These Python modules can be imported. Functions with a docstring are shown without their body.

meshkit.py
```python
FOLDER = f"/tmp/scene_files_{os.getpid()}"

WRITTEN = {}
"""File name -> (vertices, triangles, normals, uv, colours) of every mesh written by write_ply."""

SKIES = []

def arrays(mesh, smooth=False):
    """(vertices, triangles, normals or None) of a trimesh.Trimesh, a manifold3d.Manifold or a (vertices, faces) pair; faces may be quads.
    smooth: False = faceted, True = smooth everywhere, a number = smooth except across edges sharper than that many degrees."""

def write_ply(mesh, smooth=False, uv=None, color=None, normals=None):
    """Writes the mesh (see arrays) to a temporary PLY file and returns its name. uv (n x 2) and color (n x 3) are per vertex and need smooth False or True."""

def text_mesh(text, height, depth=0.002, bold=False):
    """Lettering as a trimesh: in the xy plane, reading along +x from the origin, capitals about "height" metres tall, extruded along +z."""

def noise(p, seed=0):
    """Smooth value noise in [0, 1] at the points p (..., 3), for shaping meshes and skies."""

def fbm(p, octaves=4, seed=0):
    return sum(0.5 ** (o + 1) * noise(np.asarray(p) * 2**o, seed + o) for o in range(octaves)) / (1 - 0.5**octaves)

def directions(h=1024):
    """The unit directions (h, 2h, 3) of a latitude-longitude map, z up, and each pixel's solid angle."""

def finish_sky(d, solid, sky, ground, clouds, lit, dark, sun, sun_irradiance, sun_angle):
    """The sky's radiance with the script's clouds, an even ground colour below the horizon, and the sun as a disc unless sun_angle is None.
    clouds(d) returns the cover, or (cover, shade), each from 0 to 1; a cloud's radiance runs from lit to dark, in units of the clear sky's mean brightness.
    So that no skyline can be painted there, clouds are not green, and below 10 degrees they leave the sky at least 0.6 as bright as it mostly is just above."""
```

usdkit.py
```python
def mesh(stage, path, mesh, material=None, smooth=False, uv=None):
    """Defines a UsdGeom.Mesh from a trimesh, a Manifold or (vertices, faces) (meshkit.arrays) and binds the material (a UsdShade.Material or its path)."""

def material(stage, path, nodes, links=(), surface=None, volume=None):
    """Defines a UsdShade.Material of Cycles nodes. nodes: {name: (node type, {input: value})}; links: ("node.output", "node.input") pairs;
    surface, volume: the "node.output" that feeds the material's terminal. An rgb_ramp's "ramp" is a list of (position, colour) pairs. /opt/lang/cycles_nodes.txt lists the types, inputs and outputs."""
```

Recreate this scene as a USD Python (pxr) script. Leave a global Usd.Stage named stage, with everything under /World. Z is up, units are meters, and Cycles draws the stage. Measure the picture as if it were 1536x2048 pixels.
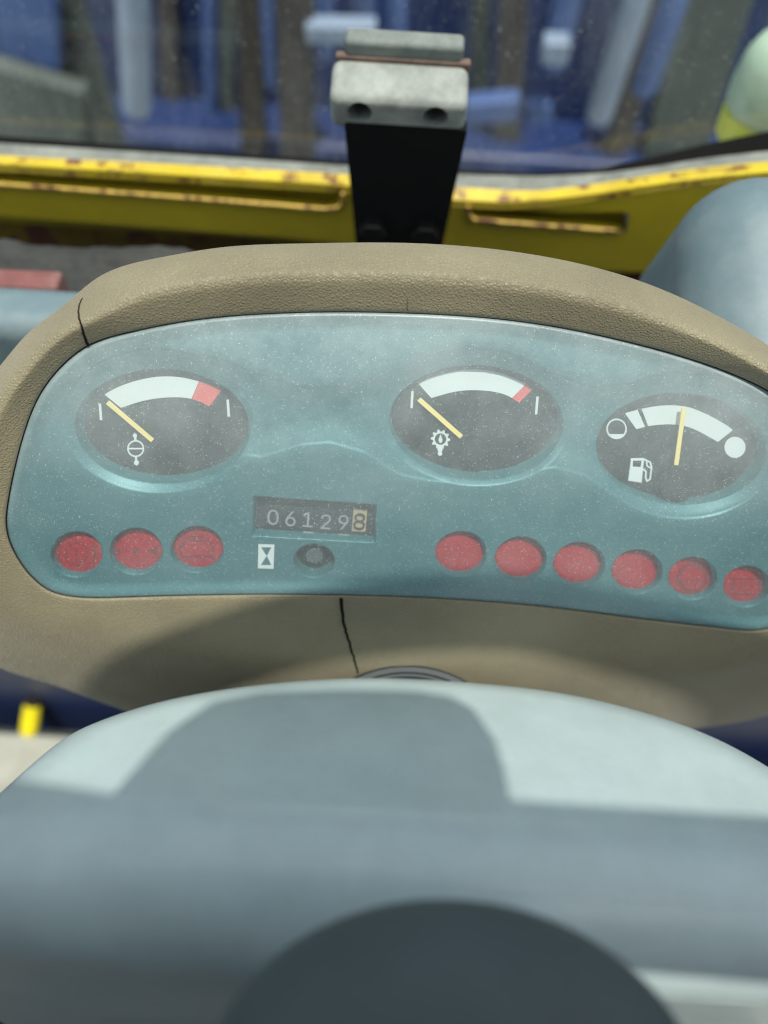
import math, random
import numpy as np, trimesh, usdkit, meshkit, manifold3d
from shapely.geometry import Polygon, Point, LineString, box as sbox
from shapely import affinity, union_all, contains_xy, distance, points as spoints
from scipy.interpolate import CubicSpline, PchipInterpolator
from scipy.ndimage import distance_transform_edt, gaussian_filter
from pxr import Usd, UsdGeom, UsdLux, UsdShade, Gf, Sdf

random.seed(7); rng = np.random.default_rng(7)
stage = Usd.Stage.CreateInMemory()
UsdGeom.SetStageUpAxis(stage, UsdGeom.Tokens.z); UsdGeom.SetStageMetersPerUnit(stage, 1.0)
UsdGeom.Xform.Define(stage, '/World'); UsdGeom.Scope.Define(stage, '/World/Looks')

# ------------------------------------------------------------------ camera, sky, sun, exposure
W, H, FPX = 1536.0, 2048.0, 1540.0
PITCH, ROLL = math.radians(60), math.radians(3.5)
fwd = np.array([0, math.cos(PITCH), -math.sin(PITCH)])
_r0, _u0 = np.array([1.0, 0, 0]), np.array([0, math.sin(PITCH), math.cos(PITCH)])
right = math.cos(ROLL)*_r0 + math.sin(ROLL)*_u0
up = -math.sin(ROLL)*_r0 + math.cos(ROLL)*_u0
def raw_dir(px, py):
    return fwd + (px - W/2)/FPX*right - (py - H/2)/FPX*up
_d = raw_dir(768, 930); CAM = -0.30*_d/np.linalg.norm(_d)          # the cluster's middle is the origin, 30 cm from the lens
cam = UsdGeom.Camera.Define(stage, '/World/camera')
M4 = Gf.Matrix4d(*right, 0, *up, 0, *(-fwd), 0, *CAM, 1)
cam.AddTransformOp().Set(M4)
FL = 5.7
cam.CreateFocalLengthAttr(FL); cam.CreateHorizontalApertureAttr(FL*W/FPX); cam.CreateVerticalApertureAttr(FL*H/FPX)
cam.CreateFStopAttr(0.85); cam.CreateFocusDistanceAttr(0.295); cam.CreateClippingRangeAttr(Gf.Vec2f(0.01, 500))
cam.CreateExposureAttr(0.36)

SUN = np.array([0.10, -0.16, 0.98]); SUN /= np.linalg.norm(SUN)    # towards the sun
sun = UsdLux.DistantLight.Define(stage, '/World/sun')
sun.CreateIntensityAttr(0.93); sun.CreateAngleAttr(0.9); sun.CreateNormalizeAttr(True); sun.CreateColorAttr(Gf.Vec3f(1, .95, .86))
_z = SUN; _x = np.cross([0, 1, 0], _z); _x /= np.linalg.norm(_x); _y = np.cross(_z, _x)
sun.AddTransformOp().Set(Gf.Matrix4d(*_x, 0, *_y, 0, *_z, 0, 0, 0, 0, 1))
CLOUD = (5.2, 6.0, 6.2)                                             # white cloud added to the sky for a brighter, whiter fill light
usdkit.material(stage, '/World/Looks/sky', {
    'sky': ('sky_texture', {'sky_type': 'single_scattering', 'sun_disc': False, 'aerosol_density': 4.0, 'sun_elevation': math.asin(SUN[2]), 'sun_rotation': math.atan2(SUN[0], SUN[1])}),
    'tc': ('texture_coordinate', {}), 'cn': ('noise_texture', {'scale': 2.2, 'detail': 7, 'roughness': .6}), 'cm': ('map_range', {'from_min': .40, 'from_max': .62, 'to_min': .25, 'to_max': .95, 'clamp': True}),
    'cx': ('mix', {'color2': CLOUD}),
    'bg': ('background_shader', {'strength': 0.15})}, [('tc.generated', 'cn.vector'), ('cn.fac', 'cm.value'), ('cm.result', 'cx.fac'), ('sky.color', 'cx.color1'), ('cx.color', 'bg.color')], surface='bg.background')
dome = UsdLux.DomeLight.Define(stage, '/World/sky')
UsdShade.MaterialBindingAPI.Apply(dome.GetPrim()).Bind(UsdShade.Material.Get(stage, '/World/Looks/sky'))
dome.GetPrim().SetCustomDataByKey('kind', 'structure')

# ------------------------------------------------------------------ helpers
def on_plane(px, py, p0, n):
    d = raw_dir(px, py); return CAM + d*(np.dot(np.asarray(p0) - CAM, n)/np.dot(d, n))
def at_dist(px, py, dist):
    d = raw_dir(px, py); return CAM + d/np.linalg.norm(d)*dist
def on_y(px, py, y): return on_plane(px, py, [0, y, 0], np.array([0, 1.0, 0]))
def unit(v): v = np.asarray(v, float); return v/np.linalg.norm(v)

USED = {}
def path_for(name, parent=None):
    base = (str(parent.GetPath()) if parent is not None else '/World') + '/' + name
    k = USED.get(base, -1) + 1; USED[base] = k
    return base if k == 0 else f'{base}_{k:03d}'
def tag(p, label=None, cat=None, group=None, kind=None):
    p = p.GetPrim() if hasattr(p, 'GetPrim') else p
    for k, v in (('label', label), ('category', cat), ('group', group), ('kind', kind)):
        if v: p.SetCustomDataByKey(k, v)
    return p
def thing(name, label, cat, group=None):
    x = UsdGeom.Xform.Define(stage, path_for(name)); return tag(x, label, cat, group)
def obj(name, mesh, mat, parent=None, smooth=30, label=None, cat=None, group=None, kind=None):
    m = usdkit.mesh(stage, path_for(name, parent), mesh, mat, smooth=smooth)
    return tag(m, label, cat, group, kind)
def cat_mesh(*ms): return trimesh.util.concatenate([m if isinstance(m, trimesh.Trimesh) else trimesh.Trimesh(*m, process=False) for m in ms])

def tube(pts, r, n=8, closed=False, caps=True):
    pts = np.asarray(pts, float); k = len(pts); r = np.broadcast_to(r, (k,))
    t = np.gradient(pts, axis=0) if not closed else np.roll(pts, -1, 0) - np.roll(pts, 1, 0)
    t /= np.linalg.norm(t, axis=1, keepdims=True)
    a = np.array([0, 0, 1.0]) if abs(t[0][2]) < .9 else np.array([1.0, 0, 0])
    rings = []
    u = np.cross(t[0], a); u /= np.linalg.norm(u)
    for i in range(k):
        u = u - t[i]*np.dot(u, t[i]); u /= np.linalg.norm(u); v = np.cross(t[i], u)
        ang = np.arange(n)*2*np.pi/n
        rings.append(pts[i] + r[i]*(np.cos(ang)[:, None]*u + np.sin(ang)[:, None]*v))
    V = np.vstack(rings); F = []
    for i in range(k if closed else k-1):
        j = (i+1) % k
        for q in range(n):
            p = (q+1) % n
            F += [[i*n+q, i*n+p, j*n+p], [i*n+q, j*n+p, j*n+q]]
    if caps and not closed:
        V = np.vstack([V, pts[0], pts[-1]]); c0, c1 = len(V)-2, len(V)-1
        for q in range(n):
            p = (q+1) % n
            F += [[c0, p, q], [c1, (k-1)*n+q, (k-1)*n+p]]
    return trimesh.Trimesh(V, np.array(F), process=False)
def rounded_box(size, r, mat4=None, res=14):
    sx, sy, sz = [max(s/2 - r, 1e-5) for s in size]
    s = manifold3d.Manifold.sphere(r, res)
    m = manifold3d.Manifold.batch_hull([s.translate([a*sx, b*sy, c*sz]) for a in (-1, 1) for b in (-1, 1) for c in (-1, 1)]).to_mesh()
    t = trimesh.Trimesh(m.vert_properties[:, :3], m.tri_verts, process=False)
    if mat4 is not None: t.apply_transform(mat4)
    return t
def frame4(ex, ey, ez, o):
    m = np.eye(4); m[:3, 0], m[:3, 1], m[:3, 2], m[:3, 3] = ex, ey, ez, o; return m
def prism(poly, w0, w1, m4):
    out = []
    for g in getattr(poly, 'geoms', [poly]):
        if g.is_empty or g.geom_type != 'Polygon': continue
        t = trimesh.creation.extrude_polygon(g, w1 - w0, engine='earcut'); t.apply_translation([0, 0, w0]); out.append(t)
    t = trimesh.util.concatenate(out); t.apply_transform(m4); return t
def strip(A, B, down):
    """closed solid between two 3-D curves A and B, thickened by the vector down"""
    A, B = np.asarray(A), np.asarray(B); n = len(A); d = np.asarray(down)
    V = np.vstack([A, B, B + d, A + d]); F = []
    for i in range(n-1):
        for k in range(4):
            a, b = k*n+i, ((k+1) % 4)*n+i
            F += [[a, b, b+1], [a, b+1, a+1]]
    F += [[0, 3*n, 2*n], [0, 2*n, n], [n-1, 2*n-1, 3*n-1], [n-1, 3*n-1, 4*n-1]]
    t = trimesh.Trimesh(V, np.array(F), process=False); t.fix_normals(); return t
def grid_mesh(P, flip=False, wrap=False):
    a, b = P.shape[:2]; idx = np.arange(a*b).reshape(a, b)
    if wrap: idx = np.hstack([idx, idx[:, :1]])
    q = np.stack([idx[:-1, :-1], idx[1:, :-1], idx[1:, 1:], idx[:-1, 1:]], -1).reshape(-1, 4)
    if flip: q = q[:, ::-1]
    F = np.vstack([q[:, [0, 1, 2]], q[:, [0, 2, 3]]])
    return trimesh.Trimesh(P.reshape(-1, 3), F, process=False)
def sstep(x, a, b): t = np.clip((x - a)/(b - a), 0, 1); return t*t*(3 - 2*t)

# ------------------------------------------------------------------ materials
def mat(name, col, rough=.5, metal=0., var=.12, vscale=40, bump=0., bscale=500, spec=.5, dust=0., dustcol=(.45, .42, .36), dscale=25, coat=0., rust=None, streak=None):
    col = np.array(col, float)
    N = {'g': ('geometry', {}), 'n': ('noise_texture', {'scale': vscale, 'detail': 5, 'roughness': .65}),
         'r': ('rgb_ramp', {'ramp': [(.25, col*(1-var)), (.75, np.minimum(col*(1+var), 1))]}),
         'p': ('principled_bsdf', {'roughness': rough, 'metallic': metal, 'specular_ior_level': spec, 'coat_weight': coat, 'coat_roughness': .15})}
    L = [('g.position', 'n.vector'), ('n.fac', 'r.fac')]
    out = 'r.color'
    if dust > 0:
        N['dn'] = ('noise_texture', {'scale': dscale, 'detail': 8, 'roughness': .75})
        N['dm'] = ('map_range', {'from_min': .42, 'from_max': .72, 'to_min': 0, 'to_max': dust, 'clamp': True})
        N['dx'] = ('mix', {'color2': dustcol})
        L += [('g.position', 'dn.vector'), ('dn.fac', 'dm.value'), ('dm.result', 'dx.fac'), (out, 'dx.color1')]; out = 'dx.color'
    if rust:
        N['un'] = ('noise_texture', {'scale': rust[1], 'detail': 8, 'roughness': .7})
        N['um'] = ('map_range', {'from_min': rust[0], 'from_max': rust[0]+.06, 'to_min': 0, 'to_max': 1, 'clamp': True})
        N['ux'] = ('mix', {'color2': (.13, .05, .025)})
        L += [('g.position', 'un.vector'), ('un.fac', 'um.value'), ('um.result', 'ux.fac'), (out, 'ux.color1')]; out = 'ux.color'
    L += [(out, 'p.base_color')]
    if bump > 0:
        N['bn'] = ('noise_texture', {'scale': bscale, 'detail': 3}); N['b'] = ('bump', {'strength': bump, 'distance': .0006})
        L += [('g.position', 'bn.vector'), ('bn.fac', 'b.height'), ('b.normal', 'p.normal')]
    return usdkit.material(stage, '/World/Looks/' + name, N, L, surface='p.BSDF')

def mat_vinyl():
    N = {'g': ('geometry', {}),
         'n': ('noise_texture', {'scale': 18, 'detail': 6, 'roughness': .6}),
         'r': ('rgb_ramp', {'ramp': [(.3, (.158, .139, .082)), (.7, (.222, .198, .120))]}),
         'wn': ('noise_texture', {'scale': 700, 'detail': 2}),
         'wm': ('vector_math', {'math_type': 'multiply_add', 'vector2': (.0007, .0007, .0007)}),
         'v': ('voronoi_texture', {'feature': 'distance_to_edge', 'scale': 820, 'randomness': 1}),
         'vm': ('map_range', {'from_min': 0, 'from_max': .35, 'to_min': 0, 'to_max': 1, 'clamp': True}),
         'fn': ('noise_texture', {'scale': 2600, 'detail': 2}),
         'h': ('math', {'math_type': 'multiply_add', 'value2': .35}),
         'b': ('bump', {'strength': 1.0, 'distance': .00020}),
         'sp': ('voronoi_texture', {'feature': 'f1', 'scale': 420}),
         'sc': ('map_range', {'from_min': .05, 'from_max': .12, 'to_min': .55, 'to_max': 0, 'clamp': True}),
         'sep': ('separate_color', {}), 'sel': ('math', {'math_type': 'greater_than', 'value2': .86}), 'sm': ('math', {'math_type': 'multiply'}),
         'dx': ('mix', {'color2': (.5, .47, .4)}),
         'p': ('principled_bsdf', {'roughness': .5, 'specular_ior_level': .5, 'sheen_weight': .25, 'sheen_roughness': .5, 'sheen_tint': (.9, .88, .8)})}
    L = [('g.position', 'n.vector'), ('n.fac', 'r.fac'), ('g.position', 'wn.vector'), ('wn.color', 'wm.vector1'), ('g.position', 'wm.vector3'), ('wm.vector', 'v.vector'),
         ('v.distance', 'vm.value'), ('g.position', 'fn.vector'), ('fn.fac', 'h.value1'), ('vm.result', 'h.value3'), ('h.value', 'b.height'), ('b.normal', 'p.normal'),
         ('g.position', 'sp.vector'), ('sp.distance', 'sc.value'), ('sp.color', 'sep.color'), ('sep.r', 'sel.value1'), ('sel.value', 'sm.value1'), ('sc.result', 'sm.value2'),
         ('sm.value', 'dx.fac'), ('r.color', 'dx.color1'), ('dx.color', 'p.base_color')]
    return usdkit.material(stage, '/World/Looks/brown_vinyl', N, L, surface='p.BSDF')

def mat_dusty_pane(name, base_dust, speck_scale, speck_amt, dustcol, rough, tint=(.9, .95, .95), streaks=False, gloss=1.0, patch=.08, pscale=14, glare_dust=0.):
    """a clear pane with real dust lying on it, and glare painted as thicker dust where it faces up: transparent + diffuse dust + fresnel gloss"""
    N = {'g': ('geometry', {}), 't': ('transparent_bsdf', {'color': tint}), 'd': ('diffuse_bsdf', {'color': dustcol}),
         'gl': ('glossy_bsdf', {'color': (gloss, gloss, gloss), 'roughness': rough}), 'fr': ('fresnel', {}), 'io': ('map_range', {'from_min': 0, 'from_max': 1, 'to_min': 1.45, 'to_max': 1/1.45}),
         'v': ('voronoi_texture', {'feature': 'f1', 'scale': speck_scale, 'randomness': 1}),
         'vc': ('map_range', {'from_min': .10, 'from_max': .26, 'to_min': 1, 'to_max': 0, 'clamp': True}),
         'sep': ('separate_color', {}), 'sel': ('map_range', {'from_min': .5, 'from_max': 1.0, 'to_min': 0, 'to_max': speck_amt, 'clamp': True}),
         'm': ('math', {'math_type': 'multiply'}),
         'pn': ('noise_texture', {'scale': pscale, 'detail': 6, 'roughness': .7}),
         'pm': ('map_range', {'from_min': .35, 'from_max': .75, 'to_min': base_dust - patch/2, 'to_max': base_dust + patch/2, 'clamp': True}),
         'fg': ('noise_texture', {'scale': speck_scale*2.2, 'detail': 2}),
         'fm': ('map_range', {'from_min': .45, 'from_max': .75, 'to_min': 0, 'to_max': base_dust*.9, 'clamp': True}),
         'nz': ('separate_xyz', {}), 'nm': ('map_range', {'from_min': .50, 'from_max': .76, 'to_min': 0, 'to_max': glare_dust, 'clamp': True}), 'pq': ('map_range', {'from_min': .3, 'from_max': .7, 'to_min': .45, 'to_max': 1.3, 'clamp': True}), 'nq': ('math', {'math_type': 'multiply'}), 'a0': ('math', {'math_type': 'add'}),
         'a1': ('math', {'math_type': 'add'}), 'a2': ('math', {'math_type': 'add', 'use_clamp': True}),
         'mx1': ('mix_closure', {}), 'mx2': ('mix_closure', {})}
    L = [('g.backfacing', 'io.value'), ('io.result', 'fr.IOR'), ('g.position', 'v.vector'), ('v.distance', 'vc.value'), ('v.color', 'sep.color'), ('sep.r', 'sel.value'), ('vc.result', 'm.value1'), ('sel.result', 'm.value2'),
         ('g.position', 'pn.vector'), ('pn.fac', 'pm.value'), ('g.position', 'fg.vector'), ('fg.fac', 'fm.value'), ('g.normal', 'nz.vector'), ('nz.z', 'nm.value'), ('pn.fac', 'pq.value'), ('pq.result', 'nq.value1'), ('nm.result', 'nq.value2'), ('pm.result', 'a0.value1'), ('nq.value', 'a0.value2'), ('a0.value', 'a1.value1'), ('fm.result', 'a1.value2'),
         ('a1.value', 'a2.value1'), ('m.value', 'a2.value2'), ('a2.value', 'mx1.fac'), ('t.BSDF', 'mx1.closure1'), ('d.BSDF', 'mx1.closure2'),
         ('fr.fac', 'mx2.fac'), ('mx1.closure', 'mx2.closure1'), ('gl.BSDF', 'mx2.closure2')]
    if streaks:
        N['wn'] = ('noise_texture', {'scale': 160, 'detail': 3}); N['wm'] = ('vector_math', {'math_type': 'multiply_add', 'vector2': (.010, .010, .010)})
        L = [('g.position', 'wn.vector'), ('wn.color', 'wm.vector1'), ('g.position', 'wm.vector3')] + [(a, b) if b != 'v.vector' else ('wm.vector', b) for a, b in L]
        N['mp'] = ('mapping', {'scale': (1, 1, .25)}); L.append(('g.position', 'mp.vector'))
        L = [(a, b) if b != 'pn.vector' else ('mp.vector', b) for a, b in L]
    return usdkit.material(stage, '/World/Looks/' + name, N, L, surface='mx2.closure')

MT = {}
MT['vinyl'] = mat_vinyl()
MT['panel'] = mat('teal_blue_panel', (.052, .158, .175), rough=.46, var=.25, vscale=1800, spec=.55, metal=.25)
MT['lens'] = mat_dusty_pane('dusty_clear_lens', .085, 1100, .8, (.56, .67, .67), .4, patch=.10, pscale=12, glare_dust=.30)  # extra dust on the up-facing part stands in for glare near the top
MT['dial'] = mat('black_dial', (.022, .022, .022), rough=.6, var=.2)
MT['white_print'] = mat('white_print', (.64, .68, .67), rough=.6, var=.04)
MT['red_print'] = mat('red_print', (.68, .10, .09), rough=.6, var=.06)
MT['needle'] = mat('yellow_needle', (.85, .66, .22), rough=.5, var=.05)
MT['red_lens'] = mat('red_lamp_lens', (.36, .006, .014), rough=.35, var=.35, vscale=700)
MT['red_dark'] = mat('faded_lamp_symbol', (.22, .012, .018), rough=.6)
MT['black'] = mat('black_plastic', (.012, .012, .012), rough=.5)
MT['black_matt'] = mat('matt_black_paint', (.004, .004, .004), rough=.8, spec=.2)
MT['gasket'] = mat('black_gasket', (.01, .01, .01), rough=.7)
MT['counter'] = mat('counter_drum', (.035, .035, .04), rough=.5)
MT['digit'] = mat('faded_digit_print', (.26, .27, .26), rough=.6)
MT['digit_orange'] = mat('ochre_drum', (.40, .31, .17), rough=.6)
MT['cowl'] = mat('grey_blue_plastic', (.36, .455, .458), rough=.42, spec=.8, coat=.25, var=.09, vscale=38, bump=.15, bscale=1800, dust=.10, dscale=30)
MT['collar'] = mat('dark_teal_plastic', (.014, .024, .026), rough=.6)  # dark teal, taken darker to stand in for the rim shadow on the boss
MT['dark_plastic'] = mat('dark_grey_plastic', (.055, .078, .079), rough=.7, dust=.15, dscale=15, dustcol=(.1, .1, .1))
MT['yellow'] = mat('yellow_paint', (.50, .39, .010), rough=.45, var=.15, vscale=20, dust=.12, dustcol=(.25, .18, .05), rust=(.66, 60))
MT['yellow_dirt_shade'] = mat('grimy_shaded_yellow', (.22, .15, .01), rough=.6, var=.5, vscale=18, dust=.5, dustcol=(.05, .04, .02), dscale=16, rust=(.5, 30))
MT['yellow_worn'] = mat('worn_yellow_edge', (.50, .38, .02), rough=.5, var=.3, vscale=35, dust=.5, dustcol=(.35, .27, .12), dscale=45, rust=(.535, 60))
MT['rust_edge'] = mat('rusty_yellow_edge', (.55, .38, .08), rough=.6, var=.25, vscale=60, rust=(.5, 110))
MT['rubber'] = mat('black_rubber', (.004, .004, .004), rough=.9, spec=.15)
MT['seal'] = mat('grey_dusty_seal', (.14, .155, .14), rough=.8, var=.3, vscale=60, dust=.35, dustcol=(.3, .31, .27), dscale=60)
MT['block'] = mat('weathered_grey_plastic', (.20, .225, .205), rough=.75, var=.4, vscale=55, bump=.4, bscale=250, dust=.3, dustcol=(.5, .5, .45), dscale=50)
MT['block_dark'] = mat('grey_lid_plastic', (.11, .135, .125), rough=.75, var=.25, vscale=55, bump=.4, bscale=250, dust=.35, dustcol=(.4, .4, .36), dscale=50)
MT['copper'] = mat('brown_gasket', (.11, .075, .058), rough=.8, var=.5, vscale=150)
MT['blue_mould'] = mat('blue_grey_mould', (.11, .17, .19), rough=.55, dust=.15, dscale=30, var=.08, vscale=30, spec=.6)
MT['red_strip'] = mat('faded_red_strip', (.15, .055, .05), rough=.75, var=.25, vscale=60, dust=.3)
MT['dirt'] = mat('dirty_black_tray', (.02, .022, .02), rough=.8, var=.5, vscale=40, dust=.5, dustcol=(.06, .063, .056), dscale=45)
MT['blue_paint'] = mat('dark_blue_paint', (.011, .027, .105), rough=.45, var=.3, vscale=5)
MT['pale_steel'] = mat('pale_blue_steel', (.22, .28, .38), rough=.5, var=.2, vscale=8)
MT['mid_blue'] = mat('mid_blue_paint', (.065, .115, .29), rough=.5, var=.2, vscale=8)
MT['brown_steel'] = mat('brown_rusty_steel', (.045, .038, .034), rough=.8, var=.4, vscale=9)
MT['grey_green'] = mat('grey_green_steel', (.075, .09, .082), rough=.7, var=.35, vscale=6)
MT['ground'] = mat('pale_concrete', (.34, .36, .32), rough=.9, var=.25, vscale=9, dust=.6, dustcol=(.2, .18, .14), dscale=14)
MT['lamp_green'] = mat('pale_green_plastic', (.42, .55, .42), rough=.35, var=.15, vscale=40)
MT['lamp_yellow'] = mat('lime_yellow_plastic', (.62, .66, .05), rough=.35, var=.1)
MT['chrome_yellow'] = mat('bright_yellow_paint', (.85, .74, .01), rough=.4)
MT['seat'] = mat('charcoal_fabric', (.03, .03, .032), rough=.9)
MT['screen'] = mat_dusty_pane('dirty_windscreen', .036, 520, .75, (.50, .53, .50), .02, tint=(.86, .90, .88), streaks=True, patch=.16, pscale=18)

# ------------------------------------------------------------------ instrument binnacle (frame of its face)
E, YAW = math.radians(36), math.radians(4)
n_p = np.array([math.sin(YAW)*math.cos(E), -math.cos(YAW)*math.cos(E), math.sin(E)])
ux = np.array([math.cos(YAW), math.sin(YAW), 0]); uy = np.cross(n_p, ux)
P4 = frame4(ux, uy, n_p, [0, 0, 0])
RCURV = .30; FLAT = [None]                                          # the face bows towards the driver; FLAT holds the level of a flat part
def sag(v): return np.asarray(v)**2/(2*RCURV)
def uv(px, py, w=0.0):
    s = FLAT[0] if FLAT[0] is not None else 0.0
    for _ in range(1 if FLAT[0] is not None else 6):
        p = on_plane(px, py, n_p*(w - s), n_p)
        if FLAT[0] is None: s = float(sag(p @ uy))
    return np.array([p @ ux, p @ uy])
def pz(poly, w0, w1):
    if FLAT[0] is not None: return prism(poly, w0 - FLAT[0], w1 - FLAT[0], P4)
    t = prism(poly, w0, w1, np.eye(4)); t.vertices[:, 2] -= sag(t.vertices[:, 1]); t.apply_transform(P4); return t
def level(v): FLAT[0] = None if v is None else float(sag(v))
def uvs(pts, w=0.0): return np.array([uv(x, y, w) for x, y in pts])
def p3(u, v, w): return np.multiply.outer(u, ux) + np.multiply.outer(v, uy) + np.multiply.outer(w - sag(v), n_p)

OUTLINE = [(12, 1060), (15, 1000), (34, 910), (55, 840), (80, 785), (120, 733), (175, 690), (250, 665), (400, 637), (550, 625), (700, 622), (800, 624), (950, 632), (1100, 650), (1250, 681), (1400, 723),
           (1500, 762), (1570, 805), (1620, 880), (1640, 990), (1630, 1120), (1600, 1215), (1560, 1250), (1500, 1262), (1450, 1258), (1300, 1241), (1100, 1216), (900, 1200), (680, 1192), (400, 1192), (250, 1196), (150, 1195), (100, 1183), (58, 1150), (30, 1110)]
EDGE = [(-125, 1010), (-90, 850), (0, 735), (60, 665), (130, 610), (200, 553), (320, 515), (450, 494), (600, 487), (750, 485), (900, 490), (1100, 515), (1250, 552), (1350, 590), (1450, 640), (1536, 692), (1640, 790),
        (1720, 950), (1740, 1150), (1690, 1310), (1620, 1385), (1536, 1430), (1400, 1458), (1150, 1505), (800, 1530), (500, 1490), (330, 1447), (250, 1422), (170, 1393), (90, 1366), (0, 1335), (-90, 1240), (-125, 1120)]
NA = 720
CEN = np.array([790.0, 940.0]); ANI = np.array([1.0, 2.2])
def polar(pts):
    """closed pixel outline resampled by angle about CEN"""
    p = np.array(pts + pts[:1], float)
    s = np.r_[0, np.cumsum(np.linalg.norm(np.diff(p, axis=0), axis=1))]
    q = CubicSpline(s, p, bc_type='periodic')(np.linspace(0, s[-1], 4000, endpoint=False))
    d = (q - CEN)*ANI; a = np.arctan2(-d[:, 1], d[:, 0]); o = np.argsort(a)
    a, q = a[o], q[o]; t = np.linspace(-np.pi, np.pi, NA, endpoint=False)
    return np.stack([np.interp(t, a, q[:, k], period=2*np.pi) for k in (0, 1)], 1)
out_px, edge_px = polar(OUTLINE), polar(EDGE)
tt = np.linspace(-np.pi, np.pi, NA, endpoint=False)
bot = sstep(-np.sin(tt), -.25, .35)                                 # 0 on the hood side, 1 on the lower lip
def ring(f, w_top, w_bot):
    px = out_px*(1 - f) + edge_px*f
    w = (w_top*(1 - bot) + w_bot*bot)/1000
    return np.array([p3(*uv(x, y, ww), ww) for (x, y), ww in zip(px, w)])
rings = [ring(-.012, -9, -9), ring(-.006, -1.0, -1.0), ring(0, .7, .9), ring(.03, 1.6, 1.6), ring(.22, 4.6, 2.4), ring(.45, 7.6, 3.2), ring(.6, 7.2, 2.5), ring(.8, 2.5, -1.5), ring(.95, -3.0, -7), ring(1.0, -8, -13)]
e_uv = np.stack([rings[-1] @ ux, rings[-1] @ uy], 1); c_uv = uv(790, 960, 0)
w_e = rings[-1] @ n_p
for k, dw in ((.93, -.014), (.72, -.07)):
    q = c_uv + (e_uv - c_uv)*k + np.array([0, -.45*(-dw)])
    rings.append(p3(q[:, 0], q[:, 1], w_e*(1 if dw > -.05 else .3) + dw))
R = np.stack(rings); ks = np.arange(len(R)); kk = np.unique(np.r_[np.linspace(0, 2, 5), np.linspace(2, 9, 64), np.linspace(9, len(R)-1, 16)])
SH = PchipInterpolator(ks, R, axis=0)(kk)
shell_mesh = grid_mesh(SH, wrap=True)
if np.mean((shell_mesh.face_normals @ n_p) * (shell_mesh.area_faces)) < 0: shell_mesh.invert()
B = thing('instrument_binnacle', 'brown vinyl instrument binnacle with three gauges and red warning lamps behind a dusty clear cover', 'instrument panel')
shell = obj('shell', shell_mesh, MT['vinyl'], B, smooth=True)

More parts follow.
